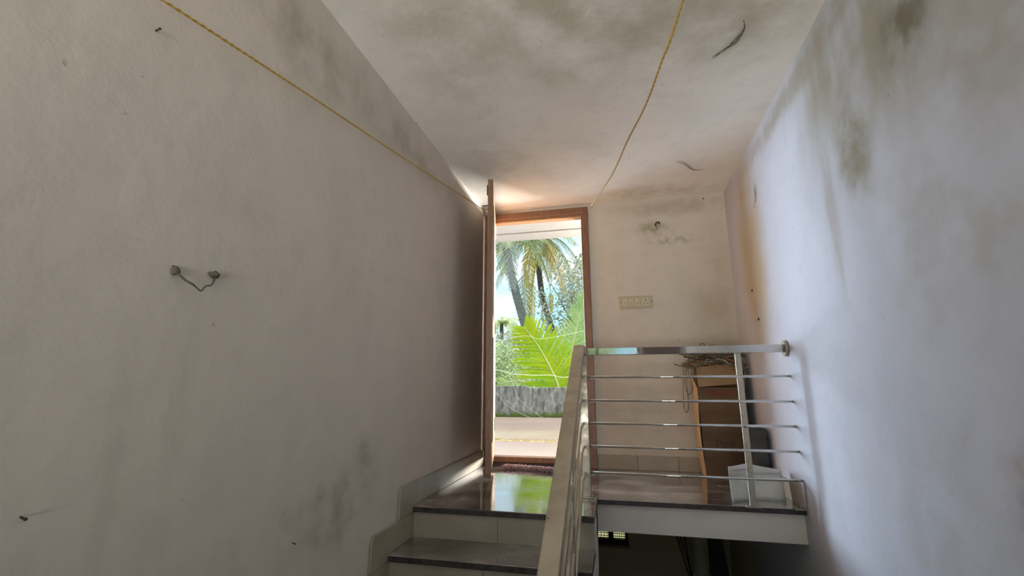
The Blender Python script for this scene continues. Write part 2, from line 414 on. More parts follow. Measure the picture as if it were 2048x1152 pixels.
# stepped skirting on the left wall, one tile per step
def rcorner(cy_, cz, r, a0, a1, n=5): return [(cy_+r*math.cos(R(a0+(a1-a0)*i/n)), cz+r*math.sin(R(a0+(a1-a0)*i/n))) for i in range(n+1)]
sk = structure('baseboard_left', (XL, 2.4, 0))
r = .03
pl = [(2.476, 0), (3.82, 0)] + rcorner(3.80, .10, .02, 0, 90) + rcorner(2.32+r, .125-r, r, 90, 180) + [(2.315, -.032), (2.476+.02, -.032)]
MB().prism(pl, 'x', XL, XL+.014).build('tile', M_skirt, sk, bevel=.004)
for k in range(1, NS):
    dy, dz = -RUN*k, -RISE*k
    pl = [(2.476+dy, dz), (2.476+dy+RUN+.02, dz), (2.476+dy+RUN+.02, dz+.124), (2.315+dy+RUN-.002, dz+.1245)] + rcorner(2.32+r+dy, .125-r+dz, r, 90, 180) + [(2.315+dy, dz-.032), (2.496+dy, dz-.032)]
    MB().prism(pl, 'x', XL, XL+.014).build('tile', M_skirt, sk, bevel=.004)
bb = structure('baseboard_back', (.3, YB, 0))
for a, b_ in ((-.2, .098), (.1, .398), (.4, .698), (.7, XR)):
    B(a, b_, YB-.011, YB, 0, .108).build('tile', M_skirt, bb, bevel=.003)
br = structure('baseboard_right', (XR, 3.3, 0))
for a, b_ in ((2.9, 3.198), (3.2, 3.498), (3.5, 3.85)):
    B(XR-.011, XR, a, b_, 0, .108).build('tile', M_skirt, br, bevel=.003)

# ------------------------------------------------------------------ door
d1 = structure('door_1', (-.66, YB, 0))
FY0, FY1 = YB-.025, YB+.09
B(-.268, -.205, FY0, FY1, 0, 2.115).build('right_jamb', M_frame, d1, bevel=.004)
B(-1.13, -1.062, FY0, FY1, 0, 2.115).build('left_jamb', M_frame, d1, bevel=.004)
hd = MB().box(-1.13, -.205, FY0, FY1, 2.115, 2.172).build('head', M_frame, d1, bevel=.004)
MB().box(-1.062, -.268, FY0+.04, FY1, 2.098, 2.115).build('stop', M_leaf, hd)
B(-1.062, -.268, FY0+.02, FY1, 0.022, .066).build('threshold', M_frame, d1, bevel=.004)
B(-1.062, -.268, FY0+.01, FY1, 0.0, .022).build('threshold_base', M_gredge, d1)
# open leaf, hinged on the left jamb
hx, hy = -1.058, YB-.03; ang = math.atan2(3.035-hy, -.862-hx)
lf = thing('door_leaf', None, None, (hx, hy, .075)); lf.rotation_euler = (0, 0, ang); lf.parent = d1
lf.matrix_parent_inverse = Matrix.Translation(d1.location).inverted()
Lf = .82
def local(mb, name, mat, par, **k):
    o = mb.build(name, mat, None, **k); o.parent = par; return o
# leaf is an empty-free mesh: stiles, rails and panels joined in one slab mesh
bpy.data.objects.remove(lf)
slab = MB().box(0, Lf, -.019, .019, 0, 2.055)
lf = slab.build('door_leaf', M_leaf, None, bevel=.002); lf.location = (hx, hy, .075); lf.rotation_euler = (0, 0, ang)
lf.parent = d1; lf.matrix_parent_inverse = Matrix.Translation(d1.location).inverted()
local(MB().box(Lf-.001, Lf+.004, -.0185, .0185, .002, 2.043), 'edge_strip', M_leafedge, lf)
for z0, z1 in ((.18, .9), (1.06, 1.9)):
    local(MB().box(.13, Lf-.13, -.024, -.018, z0, z1).box(.13, Lf-.13, .018, .024, z0, z1), 'panel', M_leafedge, lf, bevel=.004)
local(MB().box(-.004, .05, .018, .026, .2, .3), 'hinge', M_dark, lf)
local(MB().box(-.004, .05, .018, .026, 1.0, 1.1), 'hinge', M_dark, lf)
local(MB().box(-.004, .05, .018, .026, 1.75, 1.85), 'hinge', M_dark, lf)
local(MB().tube([(Lf-.03, -.024, 1.94), (Lf-.03, -.024, 2.02)], .0035, 8).box(Lf-.04, Lf-.02, -.022, -.018, 1.95, 1.99), 'tower_bolt', M_dark, lf)
local(MB().tube([(Lf-.03, -.02, 1.86), (Lf-.03, -.06, 1.855)], .004, 6), 'bolt_hook', M_dark, lf)

# ------------------------------------------------------------------ railing
rl = thing('stair_railing', 'stainless steel railing with dusty sloping handrail and five thin bars along landing edge', 'railing', (-.215, 2.85, 0))
YR = 2.85; HX = -.222
XE = XR-.004
B(-.242, XE-.02, YR-.022, YR+.022, .812, .856).build('top_rail', M_steel, rl, bevel=.003, label='polished horizontal top rail')
MB().tube([(XE-.014, YR, .834), (XE, YR, .834)], .044, 32).build('wall_flange', M_steel2, rl)
for i, z in enumerate((.682, .546, .415, .286, .141)):
    xe = XR-.002
    MB().tube([(-.24, YR, z), (xe, YR, z)], .0078, 10).build('bar', M_steel, rl, smooth=True)
np_ = B(-.240, -.192, YR-.024, YR+.024, .0, .815).build('newel_post', M_steel2, rl, bevel=.003)
B(-.262, -.168, YR-.045, YR+.045, 0, .006).build('base_plate', M_steel2, np_, bevel=.001)
MB().box(-.252, -.18, YR-.035, YR+.035, .006, .016).build('weld_collar', M_steel2, np_, bevel=.003)
for dx, dy in ((-.253, -.036), (-.177, -.036), (-.253, .036), (-.177, .036)):
    MB().tube([(dx, YR+dy, .006), (dx, YR+dy, .012)], .005, 6).build('bolt', M_steel2, np_)
b2 = B(.640, .672, YR-.006, YR+.006, 0, .813).build('baluster', M_steel2, rl, bevel=.001)
B(.620, .692, YR-.02, YR+.012, 0, .006).build('base_plate', M_steel2, b2)
MB().blob((.656, YR-.009, .41), (.005, .003, .005), 3).build('screw', M_dark, b2)
# bracket at the wall end
MB().box(XR-.028, XR-.018, YR-.012, YR+.012, .0, .139).build('wall_bracket', M_steel2, rl, bevel=.001)
B(XR-.06, XR-.002, YR-.024, YR+.02, 0, .008).build('base_plate', M_steel2, rl)
# sloping part
SL = .158/.262*.965
def hz(y, z0): return z0-(2.66-y)*SL
ya, yb_ = 2.66, -.2
hr = MB().prism([(ya, .861), (ya+.19, .861), (ya+.19, .812), (ya, .812), (yb_, hz(yb_, .861)-.049), (yb_, hz(yb_, .861))], 'x', HX-.03, HX+.03)
hr.build('handrail', M_hand, rl, bevel=.004, label='dusty beige sloping handrail')
for z in (.682, .546, .415, .286, .141):
    dz = z-.82
    MB().tube([(HX, YR-.02, z+.0), (HX, 2.62, z-.01), (HX, 2.50, z-.01-.12*SL), (HX, yb_, z-.01-(2.62-yb_)*SL)], .0078, 8).build('bar', M_hand, rl, smooth=True)
for k in (2, 4, 6, 8):
    yy = Y0-RUN*k+.13; zt = hz(yy, .83); zb = -RISE*k
    bo = B(HX-.006, HX+.006, yy-.016, yy+.016, zb, zt).build('baluster', M_steel2, rl, bevel=.001)
    B(HX-.03, HX+.03, yy-.03, yy+.03, zb, zb+.006).build('base_plate', M_steel2, bo)

# ------------------------------------------------------------------ things on the landing
def txt(body_, size, mat, loc, rot, name, parent, ext=.0006):
    cu = bpy.data.curves.new(name, 'FONT'); cu.body = body_; cu.size = size; cu.extrude = ext; cu.resolution_u = 3
    cu.align_x = 'CENTER'; o = bpy.data.objects.new(name, cu)
    C.objects.link(o); bpy.context.view_layer.update()
    me = bpy.data.meshes.new_from_object(o.evaluated_get(bpy.context.evaluated_depsgraph_get()))
    bpy.data.objects.remove(o); me.materials.append(mat)
    o = bpy.data.objects.new(name, me); C.objects.link(o); o.location = loc; o.rotation_euler = rot; return o
ct = thing('cardboard_carton', 'tall brown cardboard carton with red print standing in the corner behind the railing', 'carton', (.7, 3.72, 0))
cx0, cx1, cy0, cy1 = .553, .868, 3.625, 3.83
cb = MB(); t = .005
# slightly bulging and leaning walls
def wall4(nm, a, b_, mat, bulge, top=.62, n=8):
    mb = MB(); a = Vector(a); b_ = Vector(b_); d = (b_-a); nr = Vector((d.y, -d.x, 0)).normalized()
    for i in range(n):
        for j in (0,):
            pass
    rows = []
    for i in range(n+1):
        z = top*i/n; lean = Vector((-.012, .0, 0))*(z/top); bl = nr*bulge*math.sin(math.pi*i/n)
        rows.append([a+lean+bl+Vector((0, 0, z)), b_+lean+bl+Vector((0, 0, z)), b_+lean+bl-nr*t+Vector((0, 0, z)), a+lean+bl-nr*t+Vector((0, 0, z))])
    base = 0
    for rw in rows: mb.v += [tuple(p) for p in rw]
    for i in range(n):
        for k in range(4):
            k2 = (k+1) % 4; mb.f.append((i*4+k, i*4+k2, (i+1)*4+k2, (i+1)*4+k))
    mb.f.append((3, 2, 1, 0)); mb.f.append(tuple(n*4+k for k in range(4)))
    return mb.build(nm, mat, ct)
wf = wall4('front_panel', (cx0, cy0, .001), (cx1, cy0, .001), M_cardshade, .008)
wall4('side_panel', (cx0, cy1, .001), (cx0, cy0, .001), M_cardlit, .014)
wall4('back_panel', (cx1, cy1, .001), (cx0, cy1, .001), M_cardshade, .0)
wall4('side_panel', (cx1, cy0, .001), (cx1, cy1, .001), M_cardshade, .004)
B(cx0+.01, cx1-.01, cy0+.01, cy1-.01, .0, .006).build('bottom_panel', M_cardshade, ct)
# open flaps standing up
def flap(nm, a, b_, c, d, mat=M_cardin):
    a, b_, c, d = map(Vector, (a, b_, c, d)); nr = (b_-a).cross(d-a).normalized()*t
    mb = MB(); P = [a, b_, c, d, a+nr, b_+nr, c+nr, d+nr]; mb.v = [tuple(p) for p in P]
    mb.f = [(0,1,2,3),(7,6,5,4),(0,4,5,1),(1,5,6,2),(2,6,7,3),(3,7,4,0)]
    return mb.build(nm, mat, ct)
X0, X1 = cx0-.012, cx1-.012
flap('flap', (X0+.008, cy0-.002, .622), (X1, cy0-.002, .648), (X1-.02, cy0+.035, .795), (X0+.01, cy0+.035, .765))
flap('flap', (X0, cy1, .62), (X0, cy0, .62), (X0-.045, cy0+.02, .735), (X0-.05, cy1-.02, .74), M_cardlit)
flap('flap', (X1, cy1, .62), (X0, cy1, .62), (X0+.02, cy1+.01, .76), (X1-.02, cy1+.01, .76))
flap('flap', (X1, cy0, .62), (X1, cy1, .62), (X1+.02, cy1-.02, .74), (X1+.02, cy0+.02, .74))
tx = txt('Kissan', .070, M_red, (.694, cy0-.0105, .562), (R(90), R(-3), 0), 'lettering', ct)
tx2 = txt('Dyna', .060, M_ink, (.695, cy0-.0102, .222), (R(90), 0, 0), 'lettering', ct)
tx.parent = wf; tx2.parent = wf
bpy.context.view_layer.update()

bx = thing('dark_box', 'low dark grey box squeezed between carton and right wall', 'box', (.85, 3.45, 0))
B(.806, .888, 3.33, 3.60, 0, .352).build('body', M_black, bx, bevel=.003)
B(.803, .891, 3.327, 3.603, .352, .362).build('lid', M_black, bx, bevel=.002)

# tangle of old wires on the carton
wt = thing('wire_tangle', 'tangled heap of old brown wires on top of the cardboard carton', 'wires', (.68, 3.7, .79))
rnd = random.Random(11)
def coil(cx, cyy, cz, rx, ry, tilt, turns, jit=.012, n=14):
    p = []
    for i in range(int(turns*n)):
        a = 2*math.pi*i/n + rnd.random()*.2
        p.append((cx+rx*math.cos(a)+rnd.uniform(-jit, jit), cyy+ry*math.sin(a)+rnd.uniform(-jit, jit), cz+tilt*math.cos(a)+rnd.uniform(-jit, jit)+.0005*i))
    return p
for k in range(58):
    mb = MB(); cx = rnd.uniform(.56, .82); cyy = rnd.uniform(3.67, 3.76)
    rx = rnd.uniform(.06, .13)
    mb.tube(smoothpath(coil(cx, cyy, .80+rnd.uniform(-.02, .075), min(rx, cx-.44, .893-cx), rnd.uniform(.03, .07), rnd.uniform(-.03, .03), rnd.uniform(.8, 1.8)), 3), rnd.uniform(.003, .005), 5)
    mt = M_wire if k % 9 not in (3, 6) else (M_wireo if k % 9 == 3 else M_wirew)
    mb.build('wire', mt, wt, smooth=True)
for pts in ([(.53, 3.64, .83), (.47, 3.6, .80), (.445, 3.59, .70), (.437, 3.59, .50), (.450, 3.59, .445), (.468, 3.59, .50), (.470, 3.6, .70), (.50, 3.62, .83)],
            [(.55, 3.63, .82), (.48, 3.6, .79), (.455, 3.59, .65), (.47, 3.585, .575), (.495, 3.585, .585), (.505, 3.59, .64), (.485, 3.6, .74), (.52, 3.63, .81)],
            [(.60, 3.63, .79), (.48, 3.6, .765), (.39, 3.58, .785)],
            [(.58, 3.63, .82), (.51, 3.595, .73), (.515, 3.59, .69), (.55, 3.6, .73), (.57, 3.6, .79)],
            [(.57, 3.66, .86), (.59, 3.65, .93), (.62, 3.65, .935), (.62, 3.65, .90), (.66, 3.66, .925), (.72, 3.66, .915), (.75, 3.68, .86)],
            [(.80, 3.64, .85), (.88, 3.61, .80), (.895, 3.6, .77), (.84, 3.6, .745), (.79, 3.6, .76)],
            [(.80, 3.64, .83), (.86, 3.6, .76), (.82, 3.59, .735), (.78, 3.6, .75)]):
    MB().tube(smoothpath(pts, 8), .0032, 6).build('wire', M_wire, wt, smooth=True)

# folded sheet leaning round the baluster foot
fs = thing('foam_sheet', 'creased whitish foam sheet folded upright against the thin baluster foot', 'sheet', (.68, 2.95, 0))
def sheet(a, b_, za, zb, ta, tb, n=8, th=.006):
    mb = MB(); rr = random.Random(int(a[0]*1000)); g = []
    for j in range(n+1):
        for i in range(n+1):
            u, v = i/n, j/n
            x = a[0]+(b_[0]-a[0])*u; y = a[1]+(b_[1]-a[1])*u; z0 = za+(zb-za)*u; z1 = ta+(tb-ta)*u
            g.append((x, y+.006*math.sin(5*u+3*v)+rr.uniform(-.0015, .0015)+.02*v, z0+(z1-z0)*v))
    for p in g: mb.v.append(p)
    for p in g: mb.v.append((p[0], p[1]+th, p[2]))
    M_ = (n+1)**2
    for j in range(n):
        for i in range(n):
            q = j*(n+1)+i; mb.f.append((q, q+1, q+n+2, q+n+1)); mb.f.append((M_+q+n+1, M_+q+n+2, M_+q+1, M_+q))
    for i in range(n):
        mb.f.append((i+1, i, M_+i, M_+i+1)); q = n*(n+1)+i; mb.f.append((q, q+1, M_+q+1, M_+q))
        q = i*(n+1); mb.f.append((q, q+n+1, M_+q+n+1, M_+q)); q += n; mb.f.append((q+n+1, q, M_+q, M_+q+n+1))
    return mb
sheet((.570, 2.93), (.69, 3.02), .0, .0, .183, .19).build('sheet_half', M_paper, fs, smooth=True)
sheet((.69, 3.02), (.872, 3.04), .0, .0, .19, .158).build('sheet_half', M_paper, fs, smooth=True)
sm = MB()
for k in range(9):
    a = .588+k*.0105; sm.tube([(a, 2.945+.0065*k+.006, .158), (a+.004, 2.948+.0065*k+.006, .170), (a+.008, 2.950+.0065*k+.006, .157)], .0008, 4)
sm.build('faded_print', M_wire, fs)

# twisted rag mat
rg = thing('rag_mat', 'twisted maroon rag lying along the door threshold', 'rag', (-.73, 3.68, 0))
rnd = random.Random(5)
for k in range(3):
    P = []
    for i in range(40):
        u = i/39; a = u*22+k*2.09
        P.append((-.915+.40*u, 3.70-.07*u+.014*math.cos(a), .016+.011*math.sin(a)+.002))
    MB().tube(P, [.010+.003*math.sin(i*1.7) for i in range(40)], 7).build('strand', M_rag, rg, smooth=True)
fz = MB()
for i in range(150):
    u = rnd.random(); x = -.92+.41*u; y = 3.70-.07*u; a = rnd.uniform(0, 6.28); l = rnd.uniform(.02, .045)
    fz.tube([(x, y, .014), (x+l*.5*math.cos(a), y+l*.6*math.sin(a), rnd.uniform(.015, .04)), (x+l*math.cos(a), y+l*math.sin(a)*.8, rnd.uniform(.005, .03))], .0028, 4)
fz.build('frayed_loops', M_rag, rg, kind='stuff')

# ------------------------------------------------------------------ things on the walls
sb = thing('switchboard', 'yellowed four-module switchboard on the wall right of the door', 'switchboard', (.157, YB, 1.305))
B(.024, .289, YB-.014, YB, 1.255, 1.357).build('plate', M_switch, sb, bevel=.004)
for k in range(3):
    x = .052+k*.048
    s_ = B(x, x+.038, YB-.018, YB-.012, 1.275, 1.337).build('switch', M_switch2, sb, bevel=.003)
    B(x+.012, x+.026, YB-.021, YB-.017, 1.288, 1.308).build('rocker', M_switch, s_, bevel=.002)
so = B(.204, .262, YB-.018, YB-.012, 1.272, 1.34).build('socket', M_switch2, sb, bevel=.003)
for a in ((.230, .237, 1.313, 1.328), (.219, .225, 1.288, 1.297), (.241, .247, 1.288, 1.297)):
    B(a[0], a[1], YB-.0188, YB-.017, a[2], a[3]).build('hole', M_dark, so)
MB().tube([(.032, YB-.016, 1.306), (.032, YB-.013, 1.306)], .004, 8).build('screw', M_dark, sb)
MB().tube([(.281, YB-.016, 1.306), (.281, YB-.013, 1.306)], .004, 8).build('screw', M_dark, sb)

lh = thing('lamp_hook', 'broken lamp point with bent dark stub above the switchboard', 'lamp point', (.36, YB, 1.96))
MB().tube([(.361, YB-.006, 1.957), (.361, YB, 1.957)], .034, 20).build('rose', M_switch, lh, bevel=.003)
MB().tube(smoothpath([(.355, YB-.003, 1.955), (.352, YB-.03, 1.958), (.362, YB-.04, 1.970), (.378, YB-.035, 1.972), (.386, YB-.02, 1.965)], 6), .006, 8).build('wire_stub', M_dark, lh, smooth=True)
MB().box(.354, .370, YB-.022, YB-.004, 1.925, 1.947).build('holder_clip', M_tile, lh, bevel=.002)

ws = thing('wall_wire', 'short sagging dark wire between two grimy dowels on the left wall', 'wire', (XL, 1.0, .93))
MB().blob((XL+.006, .944, .928), (.012, .0115, .0125), 2, .12).build('dowel', M_mud, ws, smooth=True)
MB().blob((XL+.006, 1.063, .945), (.012, .016, .010), 5, .25).build('dowel', M_mud, ws, smooth=True)
MB().tube(smoothpath([(XL+.014, .946, .920), (XL+.022, .962, .906), (XL+.026, .985, .897), (XL+.026, 1.008, .886), (XL+.024, 1.018, .896), (XL+.02, 1.03, .905), (XL+.014, 1.05, .912), (XL+.012, 1.062, .935)], 5), [.0032]*11+[.0022]*25, 7).build('wire_strand', M_mud, ws, smooth=True)
MB().tube([(XL+.008, .930, .938), (XL+.012, .937, .938)], .0018, 5).build('wire_end', M_mud, ws)

def nail(name, p, r, label, ax, cat='nail', L_=.012, dz=.004):
    d = Vector(ax)
    o = thing(name, label, cat, p)
    p = Vector(p)
    MB().tube([p-d*.002, p+d*L_+Vector((0, 0, -dz))], r*.7, 8).build('shank', M_dark, o)
    MB().tube([p+d*L_+Vector((0, 0, -dz)), p+d*(L_+.003)+Vector((0, 0, -dz))], r, 10).build('head', M_dark, o)
nail('nail', (XL, .793, 1.535), .0032, 'small black nail high on the left wall near the yellow rope', (1, 0, 0), dz=-.004)
nail('nail', (XL, .717, .385), .003, 'dark bent nail low on the left wall', (1, 0, 0), dz=.004)
nail('nail', (XL, 1.522, .102), .0025, 'tiny nail on left wall just above the stepped skirting', (1, 0, 0))
nail('wall_plug', (XR, 3.291, 1.064), .010, 'dark wall plug just above the railing flange on the right wall', (-1, 0, 0), 'wall plug', .004)
nail('wall_plug', (XR, 3.363, 1.271), .007, 'small dark wall plug on the right wall, highest of the pair beside the back corner', (-1, 0, 0), 'wall plug', .004)
nail('wall_plug', (.75, YB, 2.165), .006, 'small dark plug at the very top of the back wall', (0, -1, 0), 'wall plug', .004)

def cob(pts, label, rmax, n=6, parts=3):
    o = thing('cobweb', label, 'cobweb', pts[0]); rr = random.Random(len(label))
    for k in range(parts):
        P = [Vector(p)+Vector((rr.uniform(-.01, .01), rr.uniform(-.01, .01), rr.uniform(-.004, 0))) for p in pts]
        S = smoothpath(P, n); rs = [rmax*.6*(.25+.75*math.sin(math.pi*(i+.5)/len(S)))*(.6+.8*rr.random()) for i in range(len(S))]
        MB().tube(S, rs, 5).build('strand', M_cob, o, smooth=True)
cob([(.606, 1.90, ZC-.004), (.612, 1.95, ZC-.006), (.597, 2.03, ZC-.006), (.56, 2.08, ZC-.004), (.515, 2.125, ZC-.002)], 'long sooty cobweb hanging from the ceiling right of the rope', .0032)
cob([(.47, 3.19, ZC-.004), (.52, 3.23, ZC-.006), (.57, 3.31, ZC-.004), (.61, 3.36, ZC-.006), (.67, 3.37, ZC-.003)], 'thin sooty cobweb on the ceiling near the back right corner', .0022)
cob([(XR-.004, 3.02, 1.90), (XR-.006, 3.04, 1.86), (XR-.004, 3.05, 1.81), (XR-.004, 3.07, 1.76)], 'thin vertical sooty cobweb on the right wall near the back corner', .0022)

# ropes
def twisted(name, pts, r0, r1, mat, label, n=14):
    o = thing(name, label, 'rope', pts[0]); S = smoothpath(pts, n)
    tot = 0; ln = [0]
    for a, b_ in zip(S, S[1:]): tot += (b_-a).length; ln.append(tot)
    # resample finely for the lay of the strands
    M_ = int(tot/.008); path = []; j = 0
    for i in range(M_+1):
        s = tot*i/M_
        while j < len(S)-2 and ln[j+1] < s: j += 1
        path.append(S[j].lerp(S[j+1], (s-ln[j])/max(1e-9, ln[j+1]-ln[j])))
    for k in range(2):
        P = []
        for i, p in enumerate(path):
            a = i*.008*2*math.pi/.05+k*math.pi; rr_ = r0+(r1-r0)*i/M_
            P.append(p+Vector((math.cos(a)*rr_*.55, 0, math.sin(a)*rr_*.55)))
        MB().tube(P, [(r0+(r1-r0)*i/M_)*.62 for i in range(len(P))], 5).build('strand', mat, o, smooth=True)
    return o
o = twisted('yellow_rope', [(-1.10, -1.79, 1.08), (-1.10, .75, 1.598), (-1.10, 2.2, 1.873), (-1.09, 3.82, 2.178)], .0040, .0036, M_rope, 'yellow rope stretched along the left wall up to the door head')
o = twisted('yellow_rope', [(.62, -1.79, 2.15), (.42, -.1, 1.83), (.228, 1.2, 1.71), (.19, 1.43, 1.70), (.15, 1.70, 1.712), (.09, 2.06, 1.77), (.02, 2.54, 1.845), (-.06, 3.02, 1.95), (-.13, 3.45, 2.055), (-.185, 3.83, 2.15)], .0040, .0036, M_rope, 'yellow rope sagging below the ceiling to the right corner of the door frame')

# ------------------------------------------------------------------ downstairs
pc = thing('drain_pipe', 'pale round pipe standing below the landing', 'pipe', (.60, 4.6, -2.9))
MB().tube([(.60, 4.6, -2.9), (.60, 4.6, -.178)], .065, 24).build('pipe_tube', M_switch2, pc, smooth=True)
MB().tube([(.60, 4.6, -1.0), (.60, 4.6, -.93)], .074, 24).build('collar', M_switch2, pc)
bd = thing('leaning_board', 'black board leaning to the right of the pale pipe below the landing', 'board', (.8, 4.5, -2.9))
MB().prism([(.69, -.30), (.78, -.30), (1.05*.85, -1.5), (1.05*.85, -2.9), (.69, -2.9)], 'y', 4.78, 4.80).build('board', M_dark, bd)
cl = thing('hanging_cables', 'thin dark cables hanging left of the pale pipe below the landing', 'cables', (.46, 4.8, -.3))
for a, b_ in ((.40, .56), (.43, .585), (.47, .55)):
    MB().tube([(a, 4.8, -.18), (a+.03, 4.8, -.7), (b_, 4.8, -1.2), (b_, 4.8, -2.9)], .006, 6).build('cable', M_dark, cl)

# ------------------------------------------------------------------ outdoors: terrace, eave, parapet
st('floor_terrace', B(-8, 6, YB+.2, 10.2, -.16, -.0), M_terrace)
st('floor_sill', B(-1.13, -.2, FY1-.005, YB+.21, -.02, .012), M_terrace)
st('ceiling_eave', MB().box(-5, 4, YB+.2, 4.466, ZC, ZC+.15).box(-5, 4, 4.490, 4.723, ZC-.004, ZC+.15).box(-5, 4, 4.458, 4.498, ZC+.05, ZC+.15), M_ext)
pp = structure('parapet', (-1.93, 9.9, 0))
B(-8, -1.945, 9.86, 10.0, 0, .645).build('wall_panel', M_mould, pp, bevel=.01)
B(-1.915, 6, 9.88, 10.02, 0, .615).build('wall_panel', M_mould, pp, bevel=.01)
B(-1.95, -1.91, 9.87, 10.0, 0, .63).build('pillar', M_mould, pp, bevel=.01)
dr = MB(); rnd = random.Random(9)
for i in range(500):
    x = rnd.uniform(-4, 1.5); y = 5.62+rnd.gauss(0, .09); a = rnd.uniform(0, 3.14); l = rnd.uniform(.02, .08)
    dr.tube([(x, y, .003), (x+l*math.cos(a), y+l*math.sin(a)*.5, .006)], .003, 3)
tag(dr.build('leaf_litter', M_litter, None, kind='stuff'), 'line of dry leaf litter across the terrace floor', 'litter')
def line(pts, label, r_=.0026):
    o = MB().tube(smoothpath(pts, 8), r_, 6).build('clothesline', M_line, None, smooth=True)
    tag(o, label, 'clothesline', 'white cords on the terrace')
line([(-4.2, 4.07, 1.3), (-2.4, 5.6, .95), (-1.62, 6, .85), (-1.35, 6, .79), (-.9, 6, .775), (-.3, 6, .82), (2.6, 4.07, 1.6)], 'white cord sagging level across the doorway view above the parapet')
line([(-4.2, 4.07, 1.3), (-3.4, 6.0, 1.0), (-2.4, 6.6, .72), (-1.89, 7, .54), (-1.93, 8, .3), (-1.82, 9.5, .02), (-1.6, 9.86, .01)], 'white cord slanting down to the parapet foot, left one of two')
line([(-1.43, 6, .79), (-1.55, 6.9, .58), (-1.71, 8, .4), (-1.58, 9.6, .01), (-1.5, 9.88, .01)], 'white cord slanting down to the parapet foot, right one of two')
line([(-4.2, 4.07, 1.9), (-2.0, 6, 1.31), (-1.21, 6, 1.29), (-.64, 6, 1.295), (2.6, 4.07, 1.75)], 'thin white cord crossing the view highest, at the tip of the yellow-green frond', .0016)

st('ground', B(-60, 40, 5.2, 80, -3.3, -3.0), M_ground)

bk = None
# ------------------------------------------------------------------ palms
UP = Vector((0, 0, 1))
def frond_mesh(path, leaf_len, n, width, nrm=None, droop=.35, fwd=.5, seed=0, tipdrop=0., skip=0.):
    """leaflets of one frond as thin folded blades on both sides of the midrib"""
    rnd = random.Random(seed); S = smoothpath(path, 10); K = len(S)-1; mb = MB()
    for i in range(n):
        u = .06+.94*i/(n-1); f_ = u*K; j = min(int(f_), K-1); p = S[j].lerp(S[j+1], f_-j); t_ = (S[j+1]-S[j]).normalized()
        nn = Vector(nrm).normalized() if nrm else UP
        side = t_.cross(nn)
        if side.length < .1: side = Vector((1, 0, 0))
        side.normalize()
        Lf_ = leaf_len*(math.sin(math.pi*(.12+.80*u))**.7)*rnd.uniform(.85, 1.08)
        for sg in (-1, 1):
            if rnd.random() < skip: continue
            d = (side*sg*(1-.35*u)+t_*(fwd*(.6+.8*u)+rnd.uniform(-.1, .1))+nn*rnd.uniform(-.12, .12)).normalized()
            wv = d.cross(side*sg+nn*.8)
            wv = (t_-d*t_.dot(d)).normalized()
            prev = None; q = p.copy(); dd = d.copy(); m_ = 4
            for s in range(m_+1):
                v = s/m_; wd = width*(.55+.9*v)*(1-v)**.6 if v < 1 else .0015
                wd = max(wd, .0015)
                a = q+wv*wd; b_ = q-wv*wd
                mb.v += [tuple(a), tuple(b_)]
                if s:
                    k = len(mb.v); mb.f.append((k-4, k-3, k-1, k-2))
                dd = (dd-UP*droop*(.35+v*.6)).normalized(); q = q+dd*(Lf_/m_)
    return mb
def rachis(path, r0, r1): 
    S = smoothpath(path, 10); return MB().tube(S, [r0+(r1-r0)*i/(len(S)-1) for i in range(len(S))], 6)
def frond(par, path, leaf_len, n, width, mat, r0=.03, **k):
    o = rachis(path, r0, r0*.25).build('frond', M_rachis if mat is not M_dead else M_dead, par, smooth=True)
    f_ = frond_mesh(path, leaf_len, n, width, **k)
    q = f_.build('leaflets', mat, o, kind='stuff')
    return o
def arc(base, az, L_, lift, drop, n=6):
    """path of a frond leaving the crown at azimuth az, rising then drooping"""
    P = []
    for i in range(n):
        u = i/(n-1); h = L_*(u-.12*u*u); z = lift*u*2-drop*u*u
        P.append((base[0]+h*math.cos(az), base[1]+h*math.sin(az), base[2]+z))
    return P
def palm(name, label, trunk, r0, r1, bark, crown, nf, Lf_, seed, extra=(), leaf=.85):
    T = [Vector(p) for p in trunk]; o = thing(name, label, 'palm tree', T[0], 'coconut palms behind the parapet')
    S = smoothpath(trunk, 30); rs = []
    for i in range(len(S)):
        u = i/(len(S)-1); rs.append((r0+(r1-r0)*u)*(1+(.06 if i % 3 == 0 else -.02)))
    MB().tube(S, rs, 12).build('trunk', bark, o, smooth=True)
    rnd = random.Random(seed)
    for k in range(nf):
        az = 2*math.pi*k/nf*1.0+rnd.uniform(-.2, .2)+(k % 2)*.3; lvl = rnd.random()
        mat = M_palm if lvl > .22 else M_yel
        if lvl < .12: mat = M_dead
        pth = arc(crown, az, Lf_*rnd.uniform(.85, 1.05)*(.55+.45*lvl), lvl*1.1, 1.2+2.6*(1-lvl))
        frond(o, pth, leaf, 46, .035, mat, .045, droop=.38, seed=seed*50+k)
    for pth, mat, ll in extra: frond(o, pth, ll, 44, .035, mat, .04, droop=.45, seed=seed+len(pth)+int(ll*100))
    return o
palm('coconut_palm', 'thick pale ringed leaning palm trunk on the left of the doorway view',
     [(-3.3, 22, -3.0), (-3.75, 22, .5), (-4.14, 22, 2.37), (-4.43, 22, 3.59), (-4.92, 22, 5.37), (-5.31, 22, 7.22), (-5.5, 22, 8.3)], .24, .19, M_trunk,
     (-5.5, 22, 8.5), 15, 4.0, 3)
